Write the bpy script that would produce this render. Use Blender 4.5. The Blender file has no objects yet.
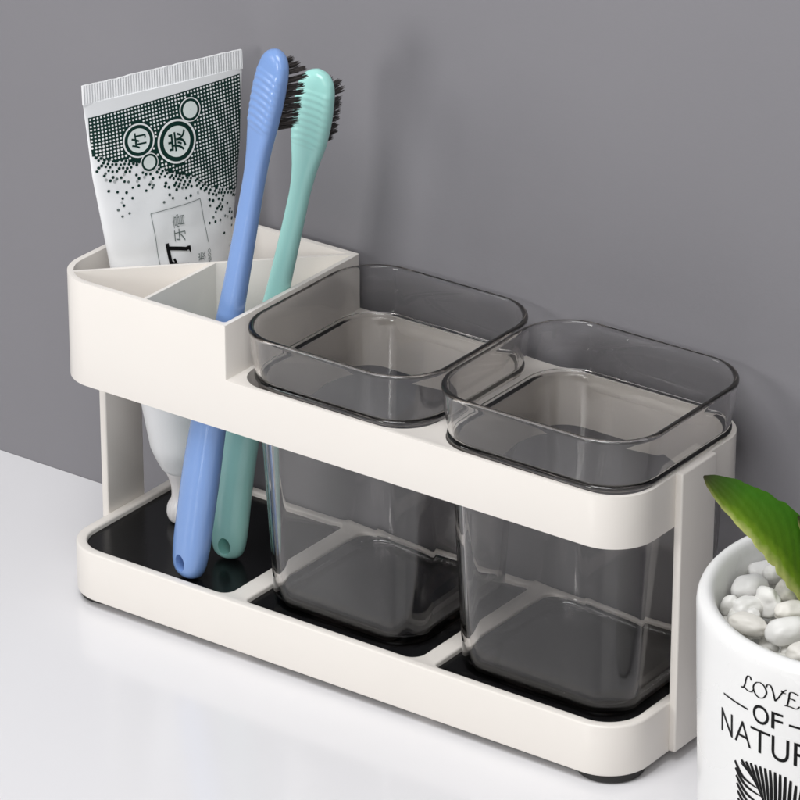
import bpy, bmesh, math, random
from math import sin, cos, pi, radians, sqrt
from mathutils import Vector, Matrix, noise

scene = bpy.context.scene
COL = scene.collection

# ------------------------------------------------------------------ helpers
def link(name, me, mat=None, parent=None, smooth=35):
    o = bpy.data.objects.new(name, me)
    COL.objects.link(o)
    if mat is not None and not me.materials:
        me.materials.append(mat)
    if parent is not None:
        o.parent = parent
    if smooth:
        me.shade_smooth()
        me.set_sharp_from_angle(angle=radians(smooth))
    return o

def from_bm(name, bm, mat=None, parent=None, smooth=35):
    bm.normal_update()
    me = bpy.data.meshes.new(name)
    bm.to_mesh(me); bm.free()
    return link(name, me, mat, parent, smooth)

def from_py(name, verts, faces, mat=None, parent=None, smooth=35):
    me = bpy.data.meshes.new(name)
    me.from_pydata([tuple(v) for v in verts], [], faces)
    me.update()
    return link(name, me, mat, parent, smooth)

def empty(name, loc, label, cat, group=None):
    o = bpy.data.objects.new(name, None)
    o.empty_display_size = .02
    COL.objects.link(o)
    o.location = loc
    o['label'] = label; o['category'] = cat
    if group: o['group'] = group
    return o

def adopt(child, parent):
    """keep world-space mesh data while parenting to an Empty that is not at the origin"""
    child.parent = parent
    child.matrix_parent_inverse = Matrix.Translation(-parent.location) if parent.parent is None else Matrix.Identity(4)
    return child

def rrect(x0, x1, y0, y1, R, n=10):
    """rounded rectangle, counter-clockwise; R one value or four (x0y0, x1y0, x1y1, x0y1)"""
    if not isinstance(R, (tuple, list)): R = (R,)*4
    out = []
    for (cx, cy, a0), r in zip(((x0+R[0], y0+R[0], 180), (x1-R[1], y0+R[1], 270), (x1-R[2], y1-R[2], 0), (x0+R[3], y1-R[3], 90)), R):
        m = n if r > .0012 else 2
        for i in range(m+1):
            a = radians(a0+90*i/m)
            out.append((cx+r*cos(a), cy+r*sin(a)))
    return out

def clip(poly, a, b, c):
    """keep the part of a convex polygon where a*x+b*y <= c"""
    out = []
    for i in range(len(poly)):
        p, q = poly[i], poly[(i+1) % len(poly)]
        dp, dq = a*p[0]+b*p[1]-c, a*q[0]+b*q[1]-c
        if dp <= 0: out.append(p)
        if (dp < 0 < dq) or (dq < 0 < dp):
            t = dp/(dp-dq)
            out.append((p[0]+t*(q[0]-p[0]), p[1]+t*(q[1]-p[1])))
    return out

def prism_bm(poly, z0, z1):
    bm = bmesh.new()
    lo = [bm.verts.new((x, y, z0)) for x, y in poly]
    hi = [bm.verts.new((x, y, z1)) for x, y in poly]
    n = len(poly)
    bm.faces.new(lo[::-1]); bm.faces.new(hi)
    for i in range(n):
        bm.faces.new((lo[i], lo[(i+1) % n], hi[(i+1) % n], hi[i]))
    return bm

def tmp_obj(bm):
    me = bpy.data.meshes.new('tmp'); bm.to_mesh(me); bm.free()
    o = bpy.data.objects.new('tmp', me); COL.objects.link(o)
    return o

def boolean(base_bm, ops, bevel=.0007, seg=3, angle=40):
    o = tmp_obj(base_bm); cut = []
    for kind, bm in ops:
        c = tmp_obj(bm); cut.append(c)
        m = o.modifiers.new('b', 'BOOLEAN'); m.operation = kind; m.object = c; m.solver = 'EXACT'
    if bevel:
        m = o.modifiers.new('w', 'BEVEL'); m.width = bevel; m.segments = seg
        m.limit_method = 'ANGLE'; m.angle_limit = radians(angle); m.use_clamp_overlap = True
    dg = bpy.context.evaluated_depsgraph_get()
    me = bpy.data.meshes.new_from_object(o.evaluated_get(dg))
    for c in cut+[o]:
        d = c.data; bpy.data.objects.remove(c); bpy.data.meshes.remove(d)
    return me

def loft(rings, close0=True, close1=True):
    """rings of equal point count -> verts, faces"""
    verts = [p for r in rings for p in r]; n = len(rings[0]); faces = []
    for k in range(len(rings)-1):
        for i in range(n):
            a, b = k*n+i, k*n+(i+1) % n
            faces.append((a, b, b+n, a+n))
    if close0: faces.append(tuple(range(n))[::-1])
    if close1: faces.append(tuple(range((len(rings)-1)*n, len(rings)*n)))
    return verts, faces

# ------------------------------------------------------------------ materials
def principled(name, col, rough=.5, spec=.5, **kw):
    m = bpy.data.materials.new(name); m.use_nodes = True
    b = m.node_tree.nodes['Principled BSDF']
    b.inputs['Base Color'].default_value = (*col, 1)
    b.inputs['Roughness'].default_value = rough
    b.inputs['Specular IOR Level'].default_value = spec
    for k, v in kw.items(): b.inputs[k].default_value = v
    return m

def textured(name, c0, c1, scale, rough=(.4, .5), bump=0., bscale=400, spec=.5, detail=4, **kw):
    """two close tones mixed by noise, noisy roughness, fine bump"""
    m = principled(name, c0, rough[0], spec, **kw)
    nt = m.node_tree; N = nt.nodes; L = nt.links; b = N['Principled BSDF']
    tc = N.new('ShaderNodeTexCoord')
    nz = N.new('ShaderNodeTexNoise'); nz.inputs['Scale'].default_value = scale; nz.inputs['Detail'].default_value = detail
    L.new(tc.outputs['Object'], nz.inputs['Vector'])
    mx = N.new('ShaderNodeMix'); mx.data_type = 'RGBA'
    mx.inputs[6].default_value = (*c0, 1); mx.inputs[7].default_value = (*c1, 1)
    L.new(nz.outputs['Fac'], mx.inputs[0]); L.new(mx.outputs[2], b.inputs['Base Color'])
    mr = N.new('ShaderNodeMapRange'); mr.inputs[3].default_value = rough[0]; mr.inputs[4].default_value = rough[1]
    L.new(nz.outputs['Fac'], mr.inputs[0]); L.new(mr.outputs[0], b.inputs['Roughness'])
    if bump:
        n2 = N.new('ShaderNodeTexNoise'); n2.inputs['Scale'].default_value = bscale; n2.inputs['Detail'].default_value = 3
        L.new(tc.outputs['Object'], n2.inputs['Vector'])
        bp = N.new('ShaderNodeBump'); bp.inputs['Strength'].default_value = bump; bp.inputs['Distance'].default_value = .001
        L.new(n2.outputs['Fac'], bp.inputs['Height']); L.new(bp.outputs[0], b.inputs['Normal'])
    return m

M_WALL = textured('grey_wall_paint', (.198, .193, .209), (.234, .228, .244), 5, (.5, .62), .05, 900)
M_TABLE = textured('white_lacquer', (.80, .795, .815), (.83, .825, .84), 6, (.11, .17), .012, 300)
M_WHITE = textured('cream_white_plastic', (.795, .755, .705), (.825, .785, .735), 22, (.26, .40), .05, 160)
M_BLACK = textured('gloss_black_plastic', (.004, .004, .0045), (.007, .007, .008), 80, (.14, .26), .03, 700, .22)
M_RUBBER = textured('black_rubber', (.012, .011, .011), (.02, .019, .018), 200, (.55, .7), .1, 900)
M_BLUE = textured('blue_plastic', (.185, .315, .62), (.215, .35, .66), 50, (.18, .26), .03, 900, **{'Subsurface Weight': .12, 'Subsurface Radius': (.003, .003, .004)})
M_MINT = textured('mint_plastic', (.38, .74, .68), (.42, .77, .72), 50, (.19, .27), .03, 900, **{'Subsurface Weight': .12, 'Subsurface Radius': (.003, .004, .004)})
M_BRISTLE = textured('charcoal_bristles', (.028, .023, .022), (.085, .075, .072), 900, (.4, .6))
M_TUBE = textured('white_tube_laminate', (.80, .81, .82), (.83, .84, .85), 40, (.30, .40), .12, 120)
M_CAP = textured('white_cap_plastic', (.82, .80, .80), (.85, .83, .83), 40, (.25, .35), .03, 600)
M_GREEN_INK = principled('dark_green_ink', (.006, .030, .024), .42, .12)
M_GREY_INK = principled('pale_grey_ink', (.42, .44, .44), .42)
M_MIDGREY_INK = principled('grey_ink', (.12, .15, .145), .42, .12)
M_PALE_INK = principled('pale_mint_ink', (.70, .76, .74), .4)
M_WHITE_INK = principled('white_ink', (.82, .83, .83), .4)
M_BLACK_INK = principled('black_ink', (.004, .004, .0045), .4, .12)
M_CERAMIC = textured('white_glazed_ceramic', (.83, .83, .82), (.85, .85, .84), 20, (.24, .32), 0, 250)
M_SOIL = textured('pale_gravel', (.66, .65, .61), (.82, .81, .78), 70, (.45, .6), .2, 300)

def stone_mat(name, c0, c1):
    return textured(name, c0, c1, 55, (.38, .52), .25, 160, detail=6)
M_STONES = [stone_mat('white_pebble_stone', (.83, .82, .79), (.88, .875, .86)),
            stone_mat('cream_pebble_stone', (.77, .74, .68), (.84, .82, .77)),
            stone_mat('grey_pebble_stone', (.74, .735, .725), (.82, .81, .80))]

def smoke_glass():
    m = bpy.data.materials.new('smoke_tinted_acrylic'); m.use_nodes = True
    nt = m.node_tree; nt.nodes.clear()
    out = nt.nodes.new('ShaderNodeOutputMaterial')
    g = nt.nodes.new('ShaderNodeBsdfGlass'); g.inputs['IOR'].default_value = 1.47
    g.inputs['Roughness'].default_value = 0.0
    g.inputs['Color'].default_value = (1, 1, 1, 1)
    v = nt.nodes.new('ShaderNodeVolumeAbsorption')
    v.inputs['Color'].default_value = (.50, .465, .445, 1)
    v.inputs['Density'].default_value = 84
    nt.links.new(g.outputs[0], out.inputs['Surface'])
    nt.links.new(v.outputs[0], out.inputs['Volume'])
    return m
M_GLASS = smoke_glass()

def leaf_mat():
    m = principled('leaf_green', (.05, .12, .01), .42, .22)
    nt = m.node_tree; N = nt.nodes; L = nt.links; b = N['Principled BSDF']
    at = N.new('ShaderNodeAttribute'); at.attribute_name = 'across'
    al = N.new('ShaderNodeAttribute'); al.attribute_name = 'along'
    tc = N.new('ShaderNodeTexCoord')
    nz = N.new('ShaderNodeTexNoise'); nz.inputs['Scale'].default_value = 170; nz.inputs['Detail'].default_value = 7
    L.new(tc.outputs['Object'], nz.inputs['Vector'])
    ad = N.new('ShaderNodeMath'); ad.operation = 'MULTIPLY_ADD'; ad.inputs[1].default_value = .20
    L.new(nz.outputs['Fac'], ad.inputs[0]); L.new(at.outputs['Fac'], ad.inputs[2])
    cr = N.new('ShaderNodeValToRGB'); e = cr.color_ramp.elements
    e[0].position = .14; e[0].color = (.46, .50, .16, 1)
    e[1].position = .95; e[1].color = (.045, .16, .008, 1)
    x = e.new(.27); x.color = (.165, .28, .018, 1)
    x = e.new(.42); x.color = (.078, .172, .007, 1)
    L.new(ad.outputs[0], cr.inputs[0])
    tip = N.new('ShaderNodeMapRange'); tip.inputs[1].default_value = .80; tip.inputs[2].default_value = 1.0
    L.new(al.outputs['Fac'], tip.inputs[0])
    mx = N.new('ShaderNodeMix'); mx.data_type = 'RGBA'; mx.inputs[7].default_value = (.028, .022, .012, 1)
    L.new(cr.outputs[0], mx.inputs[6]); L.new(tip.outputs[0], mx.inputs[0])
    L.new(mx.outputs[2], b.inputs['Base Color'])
    n2 = N.new('ShaderNodeTexNoise'); n2.inputs['Scale'].default_value = 260
    L.new(tc.outputs['Object'], n2.inputs['Vector'])
    bp = N.new('ShaderNodeBump'); bp.inputs['Strength'].default_value = .25; bp.inputs['Distance'].default_value = .001
    L.new(n2.outputs['Fac'], bp.inputs['Height']); L.new(bp.outputs[0], b.inputs['Normal'])
    vw = N.new('ShaderNodeTexWave'); vw.inputs['Scale'].default_value = 1.0; vw.inputs['Distortion'].default_value = 1.5
    cx = N.new('ShaderNodeCombineXYZ'); m1 = N.new('ShaderNodeMath'); m1.operation = 'MULTIPLY_ADD'; m1.inputs[1].default_value = 3.2; 
    m0 = N.new('ShaderNodeMath'); m0.operation = 'MULTIPLY'; m0.inputs[1].default_value = -1.6
    L.new(at.outputs['Fac'], m0.inputs[0]); L.new(al.outputs['Fac'], m1.inputs[0]); L.new(m0.outputs[0], m1.inputs[2]); L.new(m1.outputs[0], cx.inputs[0])
    L.new(cx.outputs[0], vw.inputs['Vector'])
    b2 = N.new('ShaderNodeBump'); b2.inputs['Strength'].default_value = .12; b2.inputs['Distance'].default_value = .001
    L.new(vw.outputs['Fac'], b2.inputs['Height']); L.new(bp.outputs[0], b2.inputs['Normal']); L.new(b2.outputs[0], b.inputs['Normal'])
    b.inputs['Subsurface Weight'].default_value = .1
    b.inputs['Subsurface Radius'].default_value = (.002, .004, .001)
    return m
M_LEAF = leaf_mat()

# ------------------------------------------------------------------ setting
WALL_Y = .0957
def slab(name, x0, x1, y0, y1, z0, z1, mat):
    o = from_bm(name, prism_bm([(x0, y0), (x1, y0), (x1, y1), (x0, y1)], z0, z1), mat, None, 0)
    o['kind'] = 'structure'
    return o
slab('wall', -1.6, 1.9, WALL_Y, WALL_Y+.1, -.04, 1.6, M_WALL)
slab('tabletop', -1.6, 1.9, -.75, WALL_Y-.0002, -.04, 0, M_TABLE)

# ------------------------------------------------------------------ organiser
LEN, DEP, RC = .285, .0907, .0189
Z0, Z1, Z2, Z3, Z4 = .004, .0265, .1039, .1263, .1502
XS = .0918
FLOOR = .0243

org = empty('bathroom_organiser', (0, 0, 0),
            'cream white two tier toothbrush rack with black tray floor, standing against the grey wall', 'rack')

# lower tray: frame with three pockets
pk = [rrect(.0046, .0872, .0042, DEP-.0042, (.0150, .0050, .0050, .0150)),
      rrect(.0965, .1832, .0042, DEP-.0042, (.0030, .0060, .0050, .0050)),
      rrect(.1919, LEN-.0046, .0042, DEP-.0042, (.0030, .0150, .0150, .0050))]
tray_me = boolean(prism_bm(rrect(0, LEN, 0, DEP, RC, 18), Z0, Z1),
                  [('DIFFERENCE', prism_bm(p, -.01, .05)) for p in pk], .0009)
tray = link('lower_tray', tray_me, M_WHITE, org)
for p in (rrect(.0036, .0882, .0032, DEP-.0032, (.016, .005, .005, .016)),
          rrect(.0955, .1842, .0032, DEP-.0032, .005),
          rrect(.1909, LEN-.0036, .0032, DEP-.0032, (.004, .016, .016, .005))):
    from_bm('floor_panel', prism_bm(p, .012, FLOOR), M_BLACK, org, 30)

# upper rack: tall brush section + low band, three brush cells and two cup openings
T = .0008
inner = rrect(.0026, XS-.0020, .0026, DEP-.0026, (RC-.0026, .0016, .0016, RC-.0026), 14)
dg = (DEP-.0005)/(XS-.0010)                  # diagonal divider from front left to back right
front = clip(inner, -dg, 1, -.0011)
cells = [clip(inner, dg, -1, -.0011), clip(front, 1, 0, .0488-T), clip(front, -1, 0, -(.0488+T))]
openings = [rrect(.0938, .1834, .0021, DEP-.0021, (.0140, .0175, .0175, .0140), 14),
            rrect(.1902, LEN-.0019, .0021, DEP-.0021, (.0175, .0168, .0168, .0175), 14)]
tall = prism_bm(rrect(0, XS, 0, DEP, (RC, .0009, .0009, RC), 18), Z2, Z4)
low = prism_bm(rrect(.05, LEN, 0, DEP, (.0009, RC, RC, .0009), 18), Z2, Z3)
rack_me = boolean(tall, [('UNION', low)] + [('DIFFERENCE', prism_bm(p, .08, .17)) for p in cells+openings], .0006)
link('upper_rack', rack_me, M_WHITE, org)

# uprights on the two short ends
def upright(x0, x1):
    bm = prism_bm([(x0, .0335), (x1, .0335), (x1, .0579), (x0, .0579)], .0048, .1272)
    o = tmp_obj(bm)
    m = o.modifiers.new('w', 'BEVEL'); m.width = .0007; m.segments = 3
    me = bpy.data.meshes.new_from_object(o.evaluated_get(bpy.context.evaluated_depsgraph_get()))
    d = o.data; bpy.data.objects.remove(o); bpy.data.meshes.remove(d)
    link('upright', me, M_WHITE, org)
upright(-.0032, .0004)
upright(LEN-.0004, LEN+.0032)

def foot(x, y, k=1.):
    bm = bmesh.new(); prof = [(.0001, Z0+.003), (.0140, Z0+.003), (.0140, .0012), (.0135, .0005), (.0125, .0001), (.0001, .0001)]
    n = 40; rings = [[(x+k*r*cos(2*pi*i/n), y+k*r*sin(2*pi*i/n), z) for i in range(n)] for r, z in prof]
    v, f = loft(rings[::-1])
    bm.free()
    from_py('foot', v, f, M_RUBBER, org)
for fx, fy, k in ((.0138, .0152, .80), (LEN-.0158, .0162, 1.), (.0168, DEP-.017, .9), (LEN-.0165, DEP-.017, 1.)): foot(fx, fy, k)

# ------------------------------------------------------------------ tinted cups
def cup(x0, x1, y0, y1, rot, label):
    cx, cy = (x0+x1)/2, (y0+y1)/2
    hx, hy, R = (x1-x0)/2, (y1-y0)/2, .0225
    zb, zl, zt, th = FLOOR+.0003, Z3+.0018, .1495, .0020
    base, neck = .0085, .0034
    def ring(ins, z, n=16):
        r = max(.003, R-ins*.85)
        return [(x, y, z) for x, y in rrect(-hx+ins, hx-ins, -hy+ins, hy-ins, r, n)]
    prof = []
    # outside, bottom to top
    prof += [(base+.0032, zb), (base+.0014, zb+.0004), (base+.0003, zb+.0016), (base, zb+.0032)]
    for k in range(1, 9):
        t = k/8; prof.append((base+(neck-base)*t, zb+.0032+(zl-.0030-zb-.0032)*t))
    prof += [(neck-.0002, zl-.0014), (neck-.0009, zl-.0012), (neck-.0013, zl-.0007), (neck-.0013, zl+.0001), (neck-.0010, zl+.0006), (neck-.0006, zl+.0008), (neck-.0010, zl+.0022), (.0009, (zl+zt)/2), (.0003, zt-.0030),
             (0, zt-.0018), (0, zt-.0010), (.0003, zt-.0004), (.0008, zt-.0001), (.0013, zt), (.0018, zt-.0002), (.0022, zt-.0007), (.0024, zt-.0016)]
    # inside, top to bottom: a small stacking step at zl
    prof += [(.0027, (zl+zt)/2), (neck+th-.0011, zl+.0020), (neck+th-.0009, zl+.0008), (neck+th-.0002, zl+.0003), (neck+th+.0008, zl+.0002), (neck+th+.0013, zl-.0002), (neck+th+.0015, zl-.0014)]
    for k in range(1, 9):
        t = k/8; prof.append((neck+th+.0013+(base-neck-.0010)*t, zl-.0014+(zb+.0070-zl+.0014)*t))
    prof += [(base+th+.0010, zb+.0048), (base+th+.0026, zb+.0036), (base+th+.0052, zb+.0032)]
    v, f = loft([ring(i, z) for i, z in prof])
    o = from_py('tinted_cup', v, f, M_GLASS, None, 50)
    bm = bmesh.new(); bm.from_mesh(o.data); bmesh.ops.recalc_face_normals(bm, faces=bm.faces); bm.to_mesh(o.data); bm.free()
    o.location = (cx, cy, 0); o.rotation_euler.z = rot
    o['label'] = label; o['category'] = 'cup'; o['group'] = 'tinted cups in the rack'
cup(.0926, .1862, -.0008, .0922, radians(.0), 'smoky clear square cup next to the toothbrushes and the tall brush section')
cup(.1876, .2862, -.0008, .0922, 0, 'smoky clear square cup at the plant end of the rack')

# ------------------------------------------------------------------ toothbrushes
def toothbrush(pts, bdir, mat, scale_w, head_w, label, seed):
    C_ = [Vector(p) for p in pts]; dense_ = []
    for i in range(len(C_)-1):
        q0, q1, q2, q3 = C_[max(0, i-1)], C_[i], C_[i+1], C_[min(len(C_)-1, i+2)]
        for k in range(24):
            u = k/24
            dense_.append(.5*((2*q1)+(q2-q0)*u+(2*q0-5*q1+4*q2-q3)*u*u+(-q0+3*q1-3*q2+q3)*u**3))
    dense_.append(C_[-1])
    cum = [0]
    for q0, q1 in zip(dense_, dense_[1:]): cum.append(cum[-1]+(q1-q0).length)
    Ltot = cum[-1]; p0 = dense_[0]
    def spine(s):
        d = min(max(s, 0), 1)*Ltot
        for i in range(len(cum)-1):
            if cum[i+1] >= d: break
        return dense_[i].lerp(dense_[i+1], (d-cum[i])/max(1e-9, cum[i+1]-cum[i]))
    bd = Vector(bdir)
    def frame(s):
        t = (spine(s+.03)-spine(s-.03)).normalized()
        b = (bd-t*bd.dot(t)).normalized(); return t, b, t.cross(b)
    t, b, w = frame(0)
    root = empty('toothbrush', p0, label, 'toothbrush', 'toothbrushes in the rack')
    # station: s, half width, half thickness, offset along b, squareness exponent
    st = [(0, .0022, .0016, 0, 2.2), (.004, .0054, .0042, 0, 2.2), (.012, .0076, .0054, 0, 2.3), (.03, .0089, .0063, 0, 2.3), (.07, .0096, .0070, 0, 2.2),
          (.18, .0097, .0071, 0, 2.2), (.28, .0091, .0067, 0, 2.2), (.40, .0073, .0057, 0, 2.3), (.50, .0061, .0050, 0, 2.4), (.60, .0055, .0046, .0002, 2.4),
          (.70, .0052, .0042, .0003, 2.4), (.77, .0051, .0040, .0003, 2.5), (.81, .0055, .0038, .0000, 2.7), (.84, .0063, .0036, -.0004, 3.0),
          (.88, .0072, .0036, -.0006, 3.3), (.92, .0076, .0036, -.0006, 3.4), (.955, .0074, .0035, -.0005, 3.2), (.975, .0067, .0034, -.0004, 2.8),
          (.988, .0052, .0031, -.0003, 2.5), (.996, .0031, .0022, -.0002, 2.3), (1.0, .0008, .0007, -.0002, 2.2)]
    def scl(s): return scale_w+(head_w-scale_w)*min(1, max(0, (s-.76)/.10))
    def hermite(s, k):
        for i in range(len(st)-1):
            if st[i][0] <= s <= st[i+1][0]: break
        x0, x1 = st[i][0], st[i+1][0]; y0, y1 = st[i][k], st[i+1][k]
        def slope(j):
            j0, j1 = max(0, j-1), min(len(st)-1, j+1)
            if j in (0, len(st)-1): return (st[j1][k]-st[j0][k])/(st[j1][0]-st[j0][0])
            a = (st[j][k]-st[j0][k])/(st[j][0]-st[j0][0]); c = (st[j1][k]-st[j][k])/(st[j1][0]-st[j][0])
            return 0 if a*c <= 0 else 2*a*c/(a+c)
        h = x1-x0; u = (s-x0)/h; m0, m1 = slope(i)*h, slope(i+1)*h
        return y0*(2*u**3-3*u*u+1)+m0*(u**3-2*u*u+u)+y1*(3*u*u-2*u**3)+m1*(u**3-u*u)
    ss = sorted(set([0, .0015, .003, .006, .009, .013, .018, .024] + [.03+.8*i/44 for i in range(45)] + [.83+.15*i/110 for i in range(111)] + [.984, .988, .991, .994, .9965, .9985, 1.0]))
    n = 48; rings = []
    for s in ss:
        aw, ab, off, ex = [hermite(s, k) for k in (1, 2, 3, 4)]
        aw *= scl(s); ab *= scl(s)
        c_ = spine(s); t_, b_, w_ = frame(s)
        rg = []
        for i in range(n):
            a = 2*pi*i/n; ca, sa = cos(a), sin(a)
            x = math.copysign(abs(ca)**(2/ex), ca)*aw; y = math.copysign(abs(sa)**(2/ex), sa)*ab
            # grip ridges on the back of the head (towards -b)
            if .855 < s < .965 and sa < -.25:
                mk = min(1, (s-.855)/.01, (.965-s)/.01)*min(1, max(0, (-sa-.25)/.45))
                arc = s+.010*(ca*ca)
                y += -mk*.00034*(.5+.5*sin((arc-.855)/.11*2*pi*8.5))-mk*.0002
            rg.append(c_+w_*x+b_*(y+off*scale_w))
        rings.append(rg)
    v, f = loft(rings)
    bm = bmesh.new(); vs = [bm.verts.new(p) for p in v]
    for q in f: bm.faces.new([vs[i] for i in q])
    bmesh.ops.recalc_face_normals(bm, faces=bm.faces)
    # hanging hole through the end of the handle
    hb = bmesh.new(); m = 28; c0 = p0+t*.0078*scale_w-w*.0006
    lo, hi = [], []
    for i in range(m):
        a = 2*pi*i/m; q = c0+w*(.0029*cos(a))+t*(.0040*sin(a))
        lo.append(hb.verts.new(q-b*.02)); hi.append(hb.verts.new(q+b*.02))
    hb.faces.new(lo); hb.faces.new(hi[::-1])
    for i in range(m): hb.faces.new((lo[i], hi[i], hi[(i+1) % m], lo[(i+1) % m]))
    bmesh.ops.recalc_face_normals(hb, faces=hb.faces)
    me = boolean(bm, [('DIFFERENCE', hb)], .0006, 3, 50)
    o = link('handle', me, mat, None, 55); adopt(o, root)
    # bristles: tufts of fibres standing on the head
    rnd = random.Random(seed)
    rows = [.862+.0128*i for i in range(9)]
    for ri, s in enumerate(rows):
        c_ = spine(s); t, b, w = frame(s)
        half = (.0046 if 0 < ri < 8 else .0034)*head_w
        for c in (-1, 0, 1):
            fv, ff = [], []
            for k in range(36):
                a, rr = rnd.random()*2*pi, .00095*sqrt(rnd.random())
                base = c_+t*(rr*sin(a))+w*(c*half*scale_w+rr*cos(a))+b*(.0024*scale_w)
                lean = (b+t*(rnd.uniform(-.07, .07)+(.10 if ri > 6 else 0))+w*(c*.05+rnd.uniform(-.07, .07))).normalized()
                ln = (.0106+rnd.uniform(-.0007, .0004))*(1 if ri % 2 else .93)
                u1 = lean.orthogonal().normalized(); u2 = lean.cross(u1); q0 = len(fv)
                for h, r in ((0, .00015), (.75, .00014), (1, .00007)):
                    for j in range(4):
                        fv.append(base+lean*(ln*h)+u1*(r*cos(j*pi/2))+u2*(r*sin(j*pi/2)))
                for h in (0, 1):
                    for j in range(4):
                        ff.append((q0+h*4+j, q0+h*4+(j+1) % 4, q0+h*4+4+(j+1) % 4, q0+h*4+4+j))
                ff.append((q0+8, q0+9, q0+10, q0+11))
            o = from_py('bristle_tuft', fv, ff, M_BRISTLE, None, 0); adopt(o, root)
    return root
RIGHT = Vector((.8093, .5874, 0)); AWAY = Vector((-.5322, .7333, 0)).normalized()
toothbrush([(.0614, .0106, .0250), (.0711, .0137, .0934), (.0826, .0157, .1484), (.0958, .0184, .2200), (.1050, .0202, .2645)], RIGHT*.78+AWAY*.62, M_BLUE, .94, 1.04,
           'periwinkle blue toothbrush with dark bristles facing right, nearest the front of the rack', 3)
toothbrush([(.0646, .0335, .0250), (.0688, .0384, .0785), (.0847, .0450, .1504), (.0956, .0503, .2083), (.0994, .0537, .2449)], RIGHT*.50+AWAY*.87, M_MINT, .84, 1.10,
           'mint green toothbrush with dark bristles, leaning behind the blue one', 8)

# ------------------------------------------------------------------ toothpaste tube
AZ = radians(70)
TW = Vector((cos(AZ), sin(AZ), 0)); TN = Vector((sin(AZ), -cos(AZ), 0))
TB, TT = Vector((.0277, .0505, .0245)), Vector((.023, .049, .230))
TS = [(.0488, 7.6, 7.6), (.0500, 8.6, 8.6), (.0525, 9.8, 9.8), (.0560, 11.4, 11.4), (.060, 12.8, 12.8), (.0767, 15.5, 14), (.11, 21.5, 13), (.1415, 28, 10.5), (.19, 35.5, 5.5), (.2215, 38, 1.3), (.230, 38, .7)]
def tube_ab(z):
    z = min(max(z, TS[0][0]), TS[-1][0])
    for i in range(len(TS)-1):
        if TS[i][0] <= z <= TS[i+1][0]:
            u = (z-TS[i][0])/(TS[i+1][0]-TS[i][0])
            return (TS[i][1]+u*(TS[i+1][1]-TS[i][1]))/1e3, (TS[i][2]+u*(TS[i+1][2]-TS[i][2]))/1e3
def tube_axis(z): return TB+(TT-TB)*((z-TB.z)/(TT.z-TB.z))
def tube_dent(X, z):
    return (.0009*noise.noise(Vector((X*38, z*30, 2.3)))+.0006*noise.noise(Vector((X*70+z*60, z*110-X*50, 7.1))))*min(1, max(0, (.2215-z)/.03))
def tube_at(X, z, lift=0.):
    """front skin of the tube: X metres across, z height"""
    a, b = tube_ab(z); u = max(-1, min(1, X/a))
    return tube_axis(z)+TW*X+TN*(b*sqrt(max(0, 1-u*u))+tube_dent(X, z)*sqrt(max(0, 1-u*u))+lift)
tube = empty('toothpaste_tube', tuple(TB), 'white toothpaste tube with dark green dotted print, upside down on its cap', 'toothpaste')
def tube_part(o): adopt(o, tube); return o

rings = []; n = 96
zlist = [.0488, .0490, .0494, .0500, .0508, .0516, .0525, .0538, .0550, .0560, .058, .060]+[.060+(.2222-.060)*i/60 for i in range(1, 61)]
for z in zlist:
    a, b = tube_ab(z); rg = []
    for i in range(n):
        ph = 2*pi*i/n; X = a*cos(ph); s = sin(ph)
        rg.append(tube_axis(z)+TW*X+TN*(b*s+(tube_dent(X, z)*s if s > 0 else 0)))
    rings.append(rg)
v, f = loft(rings)
tube_part(from_py('tube_body', v, f, M_TUBE, None, 40))
# crimped end: thin strip with pressed ridges
gx, zs_ = 620, (.2216, .2222, .2228, .2250, .2275, .2290, .2296, .2300)
v, f = [], []
for side in (1, -1):
    for z in zs_:
        for i in range(gx+1):
            X = -.038+.076*i/gx
            amp = .00011 if .2224 < z < .2298 else 0
            e = .0006+amp*sin(X/.076*2*pi*62)
            top = .0004*noise.noise(Vector((X*60, 0, 5)))+.0003*noise.noise(Vector((X*300, 4, 5))) if z > .2297 else 0
            v.append(tube_axis(z)+Vector((0, 0, top))+TW*X+TN*(side*e+(.00012*sin(X*90)))
                     )
nz, nx = len(zs_), gx+1
for k in range(2):
    for j in range(nz-1):
        for i in range(gx):
            q = k*nz*nx+j*nx+i
            face = (q, q+1, q+nx+1, q+nx)
            f.append(face if k == 0 else face[::-1])
o2 = nz*nx
for i in range(gx):
    q = (nz-1)*nx+i; f.append((q, q+1, o2+q+1, o2+q)[::1]); q = i; f.append((q+1, q, o2+q, o2+q+1))
for j in range(nz-1):
    q = j*nx; f.append((q, q+nx, o2+q+nx, o2+q)); q = j*nx+gx; f.append((q+nx, q, o2+q, o2+q+nx))
tube_part(from_py('crimp_seal', v, f, M_TUBE, None, 60))
# neck and cap
prof = [(.0050, .0246), (.0060, .0253), (.0067, .0268), (.0070, .0290), (.0068, .0312), (.0060, .0334), (.0050, .0352), (.0047, .0368), (.0047, .0400), (.0050, .0425), (.0057, .0450), (.0066, .0472), (.0072, .0486), (.0073, .0500)]
rings = []
for r, z in prof:
    c = tube_axis(z)
    rings.append([c+Vector((cos(2*pi*i/96), sin(2*pi*i/96), 0))*r*(1+.03*(1 if .026 < z < .0335 else 0)*cos(24*2*pi*i/96)) for i in range(96)])
v, f = loft(rings); tube_part(from_py('cap', v, f, M_CAP, None, 50))

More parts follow.
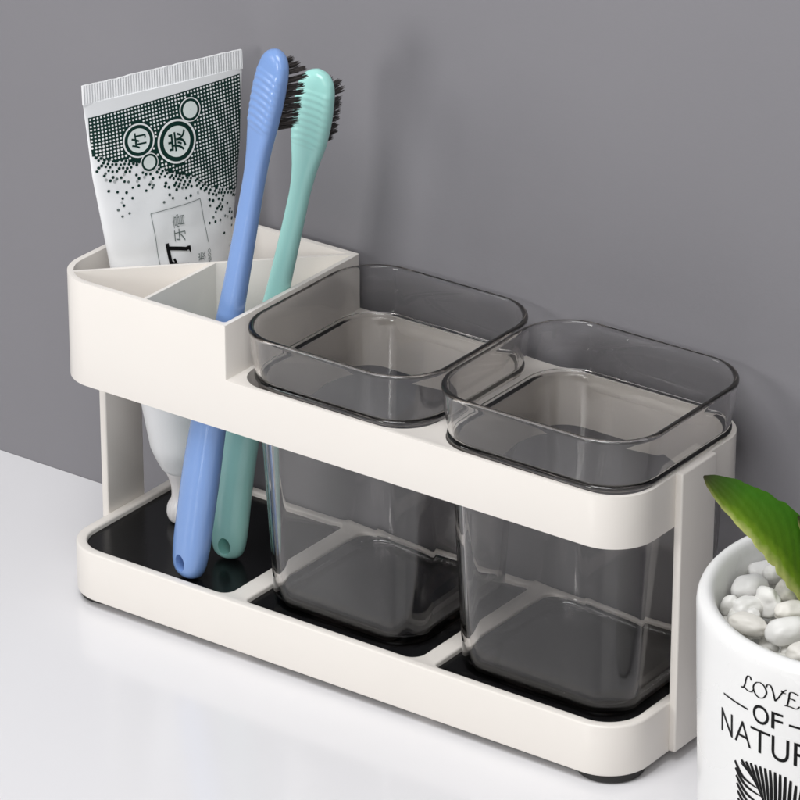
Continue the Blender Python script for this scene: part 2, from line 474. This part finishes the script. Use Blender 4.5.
def fine(poly, lim):
    """split a small polygon until no edge is longer than lim, so that it follows a curved skin"""
    if len(poly) > 4: return [poly]
    n_ = len(poly); e = [math.hypot(poly[i][0]-poly[(i+1) % n_][0], poly[i][1]-poly[(i+1) % n_][1]) for i in range(n_)]
    k = max(range(n_), key=lambda i: e[i])
    if e[k] <= lim: return [poly]
    a, b = poly[k], poly[(k+1) % n_]; m = ((a[0]+b[0])/2, (a[1]+b[1])/2)
    if n_ == 3:
        c = poly[(k+2) % 3]; return fine([a, m, c], lim)+fine([m, b, c], lim)
    c, d = poly[(k+2) % 4], poly[(k+3) % 4]; m2 = ((c[0]+d[0])/2, (c[1]+d[1])/2)
    return fine([a, m, m2, d], lim)+fine([m, b, c, m2], lim)
def decal(name, polys, mat, lift, mapper, parent_fn, lim=.0016):
    v, f = [], []
    for poly in [q for p in polys for q in fine(p, lim)]:
        q = len(v)
        for p in poly: v.append(mapper(p[0], p[1], lift))
        f.append(tuple(range(q, q+len(poly))))
    return parent_fn(from_py(name, v, f, mat, None, 0))
def disc(x, y, r, m=10): return [(x+r*cos(2*pi*i/m), y+r*sin(2*pi*i/m)) for i in range(m)]
def ringpolys(x, y, r0, r1, m=48):
    out = []
    for i in range(m):
        a, b = 2*pi*i/m, 2*pi*(i+1)/m
        out.append([(x+r0*cos(a), y+r0*sin(a)), (x+r1*cos(a), y+r1*sin(a)), (x+r1*cos(b), y+r1*sin(b)), (x+r0*cos(b), y+r0*sin(b))])
    return out
def discpolys(x, y, r): return ringpolys(x, y, 0.0001, r*.5, 40)+ringpolys(x, y, r*.5, r, 40)

BUB = [(.0024, .1988, .0092), (-.0150, .2026, .0072), (.0103, .2104, .0051), (-.0112, .1926, .0041)]
def band_top(X): return .2160+(.2198-.2160)*(X+.037)/.074
BB = [(-.0372, .1995), (-.027, .1957), (-.018, .1943), (-.009, .1906), (-.002, .1866), (.008, .1825), (.0145, .1768), (.0213, .1730), (.0372, .1690)]
def band_bot(X):
    for i in range(len(BB)-1):
        if BB[i][0] <= X <= BB[i+1][0]:
            return BB[i][1]+(BB[i+1][1]-BB[i][1])*(X-BB[i][0])/(BB[i+1][0]-BB[i][0])
    return BB[0][1] if X < BB[0][0] else BB[-1][1]
rnd = random.Random(11)
PIT = .00158
polys = []
cols = 46; x_lo = -.0363
def half_at(z): return tube_ab(z)[0]-.0006
# printed green field in narrow cells so that it follows the curved skin; ragged lower edge
for i in range(cols):
    xa, xb = x_lo+i*PIT, x_lo+(i+1)*PIT
    xm = (xa+xb)/2; top = band_top(xm); bot = band_bot(xm)+rnd.uniform(-.0006, .0014)
    k = max(1, int((top-bot)/.0012))
    for j in range(k):
        z1, z0 = top-(top-bot)*j/k, top-(top-bot)*(j+1)/k
        h = min(half_at(z0), half_at(z1))
        xA, xB = max(-h, xa), min(h, xb)
        if xB-xA > 1e-4: polys.append([(xA, z0), (xB, z0), (xB, z1), (xA, z1)])
decal('printed_green_field', polys, M_GREEN_INK, .00010, tube_at, tube_part)
def clear_of_bubbles(x, z, g): return all((x-bx)**2+(z-bz)**2 > (br+g)**2 for bx, bz, br in BUB)
white, dark, mid, pale = [], [], [], []
for i in range(cols):
    for j in range(36):
        x = x_lo+(i+.5)*PIT; z = band_top(x)-.0009-j*PIT*.98
        if abs(x) > half_at(z)-.0004 or not clear_of_bubbles(x, z, .0006): continue
        d = z-band_bot(x)
        if d > .0010:
            r = PIT*(.30 if d > .006 else .34)
            white.append(disc(x, z, r, 9))
boxed = lambda x, z: -.0142 < x < .0145 and z < .1735
HP = .00186
for j in range(26):
    for i in range(42):
        x = x_lo+(i+(.5 if j % 2 else 0))*HP; z = band_bot(x)+.0004-j*HP*.80
        d = j*HP*.80
        x += rnd.uniform(-.00030, .00030); z += rnd.uniform(-.00030, .00030)
        pr = 1.0 if d < .002 else .92*math.exp(-(d-.002)/.0066)
        if rnd.random() > pr or abs(x) > half_at(z)-.0008 or boxed(x, z) or not clear_of_bubbles(x, z, .0006): continue
        r = rnd.uniform(.00056, .00070)*(1 if d < .010 else .92)
        q = rnd.random()
        (dark if d < .005 or q < .66 else mid if q < .8 else pale).append(disc(x, z, r, 12))
decal('printed_white_dots', white, M_WHITE_INK, .00018, tube_at, tube_part)
pd = decal('printed_dots', dark+mid+pale, M_GREEN_INK, .00018, tube_at, tube_part)
pd.data.materials.append(M_MIDGREY_INK); pd.data.materials.append(M_GREY_INK)
for i, p in enumerate(pd.data.polygons):
    p.material_index = 0 if i < len(dark) else 1 if i < len(dark)+len(mid) else 2
for bx, bz, br in BUB:
    o = decal('printed_bubble', discpolys(bx, bz, br), M_WHITE_INK, .00026, tube_at, tube_part)
    decal('bubble_ring', ringpolys(bx, bz, br*.70 if br > .006 else br*.68, br*.90), M_GREEN_INK, .00034, tube_at, lambda c, o=o: adopt(c, o))
    decal('bubble_centre', discpolys(bx, bz, br*.70 if br > .006 else br*.68), M_PALE_INK, .00034, tube_at, lambda c, o=o: adopt(c, o))

def text_polys(body, size, bold=0.):
    cu = bpy.data.curves.new('t', 'FONT'); cu.body = body; cu.size = size; cu.align_x = 'CENTER'; cu.align_y = 'CENTER'
    cu.offset = bold; cu.resolution_u = 5
    o = bpy.data.objects.new('t', cu); COL.objects.link(o)
    me = bpy.data.meshes.new_from_object(o.evaluated_get(bpy.context.evaluated_depsgraph_get()))
    bm = bmesh.new(); bm.from_mesh(me); bmesh.ops.triangulate(bm, faces=bm.faces)
    P = [[(v.co.x, v.co.y) for v in fc.verts] for fc in bm.faces]
    bm.free(); bpy.data.meshes.remove(me); bpy.data.objects.remove(o); bpy.data.curves.remove(cu)
    xs = [p[0] for q in P for p in q]; ys = [p[1] for q in P for p in q]
    cx, cy = (min(xs)+max(xs))/2, (min(ys)+max(ys))/2
    return [[(x-cx, y-cy) for x, y in q] for q in P], max(xs)-min(xs), max(ys)-min(ys)
def tube_text(name, body, size, cx, cz, mat, bold=0., turn=pi/2, sx=1., sy=1.):
    P, _, _ = text_polys(body, size, bold)
    c, s = cos(turn), sin(turn)
    P = [[(cx+x*sx*c-y*sy*s, cz+x*sx*s+y*sy*c) for x, y in q] for q in P]
    decal(name, P, mat, .00042, tube_at, tube_part)
tube_text('printed_character', '炭', .0090, BUB[0][0], BUB[0][1], M_GREEN_INK, .00012)
tube_text('printed_character', '竹', .0070, BUB[1][0], BUB[1][1], M_GREEN_INK, .00010)
tube_text('printed_words', '牙膏', .0062, -.0008, .1625, M_MIDGREY_INK, -.00003)
tube_text('printed_words', '炭', .0040, .0090, .1478, M_MIDGREY_INK, 0)
tube_text('printed_words', 'BAMBOO', .0022, .0129, .1455, M_MIDGREY_INK, 0)
def stroke(pts, wd):
    """polyline to short quads; wd half width or list"""
    out = []
    for i in range(len(pts)-1):
        (x0, y0), (x1, y1) = pts[i], pts[i+1]
        w0, w1 = (wd, wd) if not isinstance(wd, (list, tuple)) else (wd[i], wd[i+1])
        def nrm(k):
            a, b = pts[max(0, k-1)], pts[min(len(pts)-1, k+1)]
            l = math.hypot(b[0]-a[0], b[1]-a[1]) or 1
            return -(b[1]-a[1])/l, (b[0]-a[0])/l
        n0, n1 = nrm(i), nrm(i+1)
        out.append([(x0+n0[0]*w0, y0+n0[1]*w0), (x0-n0[0]*w0, y0-n0[1]*w0), (x1-n1[0]*w1, y1-n1[1]*w1), (x1+n1[0]*w1, y1+n1[1]*w1)])
    return out
def dense(pts, m=8):
    out = []
    for (x0, y0), (x1, y1) in zip(pts, pts[1:]):
        out += [(x0+(x1-x0)*k/m, y0+(y1-y0)*k/m) for k in range(m)]
    return out+[pts[-1]]
big = stroke(dense([(-.0070, .1570), (-.0059, .1455)]), .00075)+stroke(dense([(-.0068, .1549), (-.0010, .1537), (.0020, .1529)]), .00080)+stroke(dense([(.0016, .1531), (.0030, .1535), (.0034, .1512)], 4), [.0008, .0008, .0008, .0008, .0008, .0006, .0005, .0003, .0002])
big += stroke(dense([(-.0062, .1487), (-.0030, .1470), (.0022, .1462)]), .00062)+stroke(dense([(-.0046, .1500), (-.0038, .1482)]), .0005)
decal('printed_character', big, M_BLACK_INK, .00042, tube_at, tube_part)
fr = stroke(dense([(-.0107, .1440), (-.0131, .1711)]), .00013)+stroke(dense([(-.0131, .1711), (.0108, .1723)]), .00013)+stroke(dense([(.0108, .1723), (.0129, .1530)]), .00013)
decal('printed_frame', fr, M_MIDGREY_INK, .00030, tube_at, tube_part)

# ------------------------------------------------------------------ flower pot
PC = Vector((.3977, -.0024, 0)); PR, PH = .0677, .125
AZC = radians(-60.83)
pot = empty('flower_pot', tuple(PC), 'round white ceramic pot printed with black words and a leaf, right of the rack', 'plant pot')
def pot_r(z): return PR-.0042*(1-z/PH)**1.2
prof = [(.0001, .0004), (.050, .0004), (.0585, .0010), (.0618, .0030), (.0634, .0065)]
prof += [(pot_r(z), z) for z in (.012, .03, .05, .07, .09, .105, .115)]
prof += [(PR, .1195), (PR-.0002, .1215), (PR-.0008, .1231), (PR-.0018, .1243), (PR-.0030, .1249), (PR-.0040, .1250), (PR-.0052, .1246), (PR-.0061, .1237), (PR-.0067, .1222), (PR-.0071, .1200),
         (PR-.0076, .110), (PR-.0080, .095), (.0001, .095)]
n = 128
v, f = loft([[(PC.x+r*cos(2*pi*i/n), PC.y+r*sin(2*pi*i/n), z) for i in range(n)] for r, z in prof])
adopt(from_py('pot_body', v, f, M_CERAMIC, None, 40), pot)
def pot_at(arc, z, lift=0.):
    th = AZC+arc/PR; r = pot_r(z)+lift
    return Vector((PC.x+r*cos(th), PC.y+r*sin(th), z))
D2A = radians(1)*PR
def pot_part(o): adopt(o, pot); return o
def pot_text(name, body, th0, th1, z0, z1, bold=0.):
    """fit capitals into an angle range (degrees) and a height range"""
    P, w, h = text_polys(body, .01, bold)
    sx, sy = (th1-th0)*D2A/w, (z1-z0)/h
    cx, cz = (th0+th1)/2*D2A, (z0+z1)/2
    decal(name, [[(cx+x*sx, cz+y*sy) for x, y in q] for q in P], M_BLACK_INK, .00012, pot_at, pot_part)
pot_text('printed_letter', 'N', -56.2, -50.0, .0845, .0940)
pot_text('printed_letter', 'A', -48.9, -41.4, .0845, .0940, -.00010)
pot_text('printed_letter', 'T', -41.7, -33.8, .0845, .0940, -.00010)
pot_text('printed_letter', 'U', -33.2, -26.8, .0842, .0940)
pot_text('printed_letter', 'R', -25.2, -18.8, .0845, .0940)
pot_text('printed_letter', 'E', -17.2, -12.0, .0845, .0940, .0002)
pot_text('printed_letter', 'O', -40.8, -34.4, .0965, .1042, .00004)
pot_text('printed_letter', 'F', -33.5, -29.2, .0969, .1038, .00004)
decal('printed_dash', stroke(dense([(-54.9*D2A, .1004), (-43.0*D2A, .1001)], 10), .00035), M_BLACK_INK, .00012, pot_at, pot_part)
decal('printed_dash', stroke(dense([(-27.1*D2A, .1004), (-15.5*D2A, .1004)], 10), .00045), M_BLACK_INK, .00012, pot_at, pot_part)
# LOVE in a flourished hand: strokes with swelling width
def curve(pts, m=7):
    out = []
    for i in range(len(pts)-1):
        p0, p1, p2, p3 = pts[max(0, i-1)], pts[i], pts[i+1], pts[min(len(pts)-1, i+2)]
        for k in range(m):
            t = k/m
            out.append(tuple(.5*((2*p1[a])+(-p0[a]+p2[a])*t+(2*p0[a]-5*p1[a]+4*p2[a]-p3[a])*t*t+(-p0[a]+3*p1[a]-3*p2[a]+p3[a])*t**3) for a in (0, 1)))
    return out+[pts[-1]]
def pen(pts, w_lo, w_hi, close=False):
    c = curve(pts)
    ws = []
    for i in range(len(c)):
        a, b = c[max(0, i-1)], c[min(len(c)-1, i+1)]
        l = math.hypot(b[0]-a[0], b[1]-a[1]) or 1
        ws.append(w_lo+(w_hi-w_lo)*abs((b[1]-a[1])*.9-(b[0]-a[0])*.25)/l)
    return stroke(c, ws)
def glyph(parts, th0, th1, z0, z1):
    polys = []
    for pts in parts:
        polys += pen([((th0+(th1-th0)*x)*D2A, z0+(z1-z0)*y) for x, y in pts], .00014, .00042)
    decal('printed_letter', polys, M_BLACK_INK, .00012, pot_at, pot_part)
glyph([[(.88, .80), (.78, 1.0), (.58, .98), (.46, .70), (.38, .35), (.24, .06), (.04, .02)], [(.04, .02), (.3, .10), (.62, .0), (.92, .04), (1.0, .22)]], -46.4, -41.0, .1078, .1138)
glyph([[(.52, 1.0), (.22, .86), (.04, .50), (.20, .12), (.50, .0), (.80, .14), (.97, .52), (.80, .88), (.52, 1.0)]], -41.0, -35.3, .1072, .1135)
glyph([[(0, .78), (.05, .96), (.20, 1.0), (.30, .80), (.38, .45), (.46, .04)], [(.46, .04), (.64, .40), (.80, .80), (.92, 1.0), (1.0, 1.08)], [(.74, .92), (.86, .80), (.98, .82)]], -35.6, -28.2, .1082, .1140)
glyph([[(.90, .90), (.60, 1.0), (.36, .92), (.30, .5), (.20, .04)], [(.30, .54), (.55, .56), (.72, .50)], [(.04, .02), (.40, .05), (.78, .02), (1.0, .22)]], -29.0, -23.6, .1078, .1142)
# printed feather-like leaf: barbs either side of a mid rib
lf = []
mid_rib = curve([(-46.0, .0765), (-41.5, .0735), (-37.5, .0680), (-34.5, .0600), (-33.2, .050), (-32.6, .038), (-32.4, .026)], 10)
rib = lambda t: mid_rib[min(len(mid_rib)-1, int(t*(len(mid_rib)-1)))]
for k in range(11):
    t = (k+.5)/11
    sx, sz = -48.9+2.2*t*1.6, .0772-.034*t**1.05
    ex, ez = rib(min(1, t*.75+.28))
    pts = curve([(sx, sz), ((sx+ex)/2-1.3, (sz*.45+ez*.55)-.0012), (ex-.25, ez)], 8)
    ws = [.00018+.00080*sin(pi*min(1, .16+.80*i/(len(pts)-1)))*(1-.72*i/(len(pts)-1)) for i in range(len(pts))]
    lf += stroke([(x*D2A, z) for x, z in pts], ws)
for k in range(13):
    t = (k+.6)/13
    sx, sz = -47.0+25.5*t**.95, .0776+.0022*sin(t*pi*.9)-.0012*t-.010*max(0, t-.75)
    ex, ez = rib(min(1, t*.78+.22))
    pts = curve([(sx, sz), (sx*.62+ex*.38+1.4*t, sz*.50+ez*.50+.001), (ex+.25, ez)], 8)
    ws = [.00016+.00082*sin(pi*min(1, .14+.80*i/(len(pts)-1)))*(1-.80*i/(len(pts)-1)) for i in range(len(pts))]
    lf += stroke([(x*D2A, z) for x, z in pts], ws)
lf += stroke([(x*D2A, z) for x, z in mid_rib], .00026)
decal('printed_leaf', lf, M_BLACK_INK, .00012, pot_at, pot_part)
# gravel under the loose pebbles
rnd = random.Random(21)
gb = bmesh.new()
for k in range(330):
    rr = (PR-.0105)*sqrt(rnd.random()); an = rnd.random()*2*pi
    r0 = rnd.uniform(.0021, .0036)
    M = Matrix.Translation((PC.x+rr*cos(an), PC.y+rr*sin(an), rnd.uniform(.1035, .1100))) @ Matrix.Rotation(rnd.random()*6.28, 4, 'Z') @ Matrix.Rotation(rnd.uniform(-.5, .5), 4, 'X') @ Matrix.Diagonal((r0*rnd.uniform(1, 1.5), r0, r0*rnd.uniform(.65, .95), 1))
    res = bmesh.ops.create_icosphere(gb, subdivisions=2, radius=1)
    for vt in res['verts']:
        vt.co = vt.co*(1+.25*noise.noise(vt.co*1.2+Vector((k*3.1, k*1.7, 0))))
        vt.co = M @ vt.co
gv = from_bm('gravel', gb, M_SOIL, None, 80); gv['kind'] = 'stuff'
# ------------------------------------------------------------------ pebbles
def pebble(dx, dy, z, size, rot, seed, mat, label, bump=.22):
    bm = bmesh.new(); bmesh.ops.create_icosphere(bm, subdivisions=4, radius=1)
    off = Vector((seed*3.7, seed*1.3, seed*5.1))
    for vt in bm.verts:
        d = vt.co.normalized()
        k = 1+bump*noise.noise(d*1.1+off)+bump*.35*noise.noise(d*2.3+off*1.7)
        q = d*k
        q = Vector((math.copysign(abs(q.x)**.92, q.x), math.copysign(abs(q.y)**.92, q.y), math.copysign(abs(q.z)**.95, q.z)))
        vt.co = Vector((q.x*size[0], q.y*size[1], q.z*size[2]))
    o = from_bm('pebble', bm, mat, None, 80)
    o.location = (PC.x+dx, PC.y+dy, z); o.rotation_euler = rot
    o['label'] = label; o['category'] = 'pebble'; o['group'] = 'white pebbles in the pot'
# dx, dy, z, half sizes (mm), heading, tilt, tone, label
R0 = radians(36)
PEB = [(-55.0, 8.5, 112.0, (6.6, 5.0, 4.2), .3, .1, 2, 'greyish rounded pebble right below the leaf, against the far wall of the pot'),
       (-51.5, -6.8, 112.5, (7.2, 5.6, 5.2), .1, -.1, 2, 'large smooth pale grey pebble nearest the rack upright'),
       (-52.5, -20.5, 111.0, (3.4, 3.0, 4.6), .4, .5, 0, 'small upright white pebble at the left inner rim of the pot'),
       (-46.0, -18.5, 111.0, (6.2, 4.2, 4.4), .5, -.35, 0, 'lumpy knuckle-shaped white pebble beside the small upright one'),
       (-48.5, 5.0, 114.5, (4.4, 3.6, 3.6), .2, .2, 0, 'small angular white pebble under the middle of the leaf'),
       (-44.0, 8.0, 113.0, (4.0, 4.2, 3.4), .9, 0., 1, 'small cream pebble in the shade of the leaf'),
       (-41.0, -12.5, 112.5, (3.6, 6.0, 5.4), .75, .3, 0, 'long white pebble standing on edge in the middle of the pile'),
       (-38.0, -3.0, 114.0, (4.6, 5.4, 4.6), .2, .1, 1, 'cream wedge-shaped pebble under the lower edge of the leaf'),
       (-30.5, 1.5, 114.5, (5.6, 5.0, 5.4), .4, 0., 0, 'round bright white pebble right below the base of the leaf'),
       (-29.5, -14.0, 112.5, (7.2, 4.4, 4.2), .45, .15, 1, 'flat cream pebble at the right, with its long side to the front'),
       (-38.0, -31.0, 112.0, (7.6, 4.2, 3.8), -.45, .10, 1, 'long oval pebble lying along the front left rim'),
       (-23.0, -27.5, 112.5, (8.6, 6.0, 5.0), .35, -.05, 0, 'biggest broad white pebble at the front of the pile'),
       (-10.0, -38.5, 112.0, (6.2, 4.6, 4.4), .5, .1, 1, 'rounded pebble half cut off, touching the front rim'),
       (-40.5, -23.0, 111.5, (2.6, 2.4, 2.6), .1, .4, 0, 'tiny white pebble wedged behind the long oval one'),
       (-49.0, -14.0, 110.0, (3.2, 2.2, 2.6), .5, 0., 2, 'tiny grey pebble in the gap below the large smooth one'),
       (-12.0, -14.0, 112.5, (7.0, 6.0, 5.0), .9, .1, 0, None), (-8.0, -26.0, 112.0, (6.0, 5.0, 4.6), .2, .2, 2, None),
       (-16.0, 4.0, 112.0, (6.5, 5.0, 5.0), .6, .1, 1, None), (3.0, -18.0, 112.0, (7.0, 5.5, 5.0), .1, .2, 0, None)]
for i, (dx, dy, z, sz, hd, tl, tone, lb) in enumerate(PEB):
    if lb is None: continue
    pebble(dx/1e3, dy/1e3, z/1e3+.0012, [s*1.0/1e3 for s in sz], (tl, tl*.6, R0+hd), i+1, M_STONES[tone], lb, .32 if i in (3, 6, 7) else .2)

# ------------------------------------------------------------------ plant
plant = empty('succulent_plant', (PC.x, PC.y, .108), 'green broad-leaved succulent growing from the pebbles in the white pot', 'plant')
def leaf(pts, wvec, wid, thick, seed):
    """thick pointed blade along a spine; wvec towards the dark upper margin"""
    sp = curve([tuple(p) for p in pts], 1) if False else pts
    P = [Vector(p) for p in pts]
    def spine(t):
        n_ = len(P)-1; i = min(n_-1, int(t*n_)); u = t*n_-i
        p0, p1, p2, p3 = P[max(0, i-1)], P[i], P[i+1], P[min(n_, i+2)]
        return .5*((2*p1)+(p2-p0)*u+(2*p0-5*p1+4*p2-p3)*u*u+(-p0+3*p1-3*p2+p3)*u**3)
    ns, na = 60, 40; rings = []; across = []; along = []
    for k in range(ns+1):
        t = k/ns; c = spine(t); tg = (spine(min(1, t+.01))-spine(max(0, t-.01))).normalized()
        w = Vector(wvec); w = (w-tg*w.dot(tg)).normalized(); nn = tg.cross(w)
        prof = (.48+.52*sin(pi*min(1, t*1.15+.06)) if t < .5 else 1.0) * (1-max(0, (t-.52)/.48)**2.1)**.88 if t < 1 else 0
        hw = max(.0004, wid*prof); th = max(.0002, thick*(1-.65*t)*min(1, prof+.2))
        ring_ = []
        for i in range(na):
            a = 2*pi*i/na; x = cos(a); y = sin(a)
            rag = 1+(.05*noise.noise(Vector((t*26, x*2, seed)))+.04*noise.noise(Vector((t*70, x*2, seed+3)))+.06*abs(sin(t*30+seed)))*max(0, (abs(x)-.5)/.5)
            fold = .16*hw*x*x
            ring_.append(c+w*(hw*x*rag)+nn*(th*y*(1-.55*abs(x)**1.5)-fold))
            across.append((x+1)/2); along.append(t)
        rings.append(ring_)
    v, f = loft(rings)
    o = from_py('leaf', v, f, M_LEAF, None, 60)
    for nm, dat in (('across', across), ('along', along)):
        at = o.data.attributes.new(nm, 'FLOAT', 'POINT'); at.data.foreach_set('value', dat)
    adopt(o, plant)
UPW = Vector((-.05, .72, .62))
LW = (RIGHT*.55+Vector((-.2485, .3424, .906))*.75+AWAY*.25).normalized()
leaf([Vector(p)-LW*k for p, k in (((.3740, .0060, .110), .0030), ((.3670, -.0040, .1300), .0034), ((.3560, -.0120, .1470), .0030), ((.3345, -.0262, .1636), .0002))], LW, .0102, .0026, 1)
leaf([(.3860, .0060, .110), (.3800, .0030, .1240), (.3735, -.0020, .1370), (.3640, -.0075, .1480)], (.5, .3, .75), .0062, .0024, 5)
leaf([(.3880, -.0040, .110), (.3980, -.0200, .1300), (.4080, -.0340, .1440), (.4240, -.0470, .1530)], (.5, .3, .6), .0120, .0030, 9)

# ------------------------------------------------------------------ light, world, camera
def area(name, loc, target, sx, sy, watts, col=(1, 1, 1)):
    d = bpy.data.lights.new(name, 'AREA'); d.shape = 'RECTANGLE'; d.size = sx; d.size_y = sy; d.energy = watts; d.color = col
    o = bpy.data.objects.new(name, d); COL.objects.link(o); o.location = loc
    o.rotation_euler = (Vector(target)-Vector(loc)).to_track_quat('-Z', 'Y').to_euler()
    return o
area('key_softbox', (-.12, -1.30, .47), (.10, .05, .10), .26, .30, 4.3, (1, .99, .975))
area('side_softbox', (-.80, -.90, .62), (.12, .04, .08), .40, .50, 3.2, (1, .99, .98))
area('top_softbox', (.20, -.50, 1.12), (.16, .05, .08), .6, .5, 9.0, (.99, .99, 1))
area('fill_softbox', (1.15, -1.45, 1.15), (.16, .02, .07), .9, .8, 5.3, (1, .97, .93))
w = bpy.data.worlds.new('World'); scene.world = w; w.use_nodes = True
w.node_tree.nodes['Background'].inputs[0].default_value = (.95, .97, 1, 1)
w.node_tree.nodes['Background'].inputs[1].default_value = .20

cam = bpy.data.cameras.new('camera'); co = bpy.data.objects.new('camera', cam); COL.objects.link(co)
co.location = (1.12246, -1.30105, .89198); co.rotation_euler = (radians(64.97097), 0, radians(35.96944))
cam.sensor_width = 36; cam.lens = 36*4548.58/800; cam.clip_start = .05; cam.clip_end = 50
scene.camera = co
scene.view_settings.view_transform = 'Standard'; scene.view_settings.look = 'None'
scene.view_settings.exposure = 0; scene.view_settings.gamma = 1
cy = scene.cycles
cy.max_bounces = 24; cy.transmission_bounces = 20; cy.glossy_bounces = 10; cy.diffuse_bounces = 5; cy.volume_bounces = 2; cy.transparent_max_bounces = 16
cy.sample_clamp_indirect = 0; cy.caustics_refractive = True; cy.caustics_reflective = True; cy.blur_glossy = .5
cy.use_denoising = True
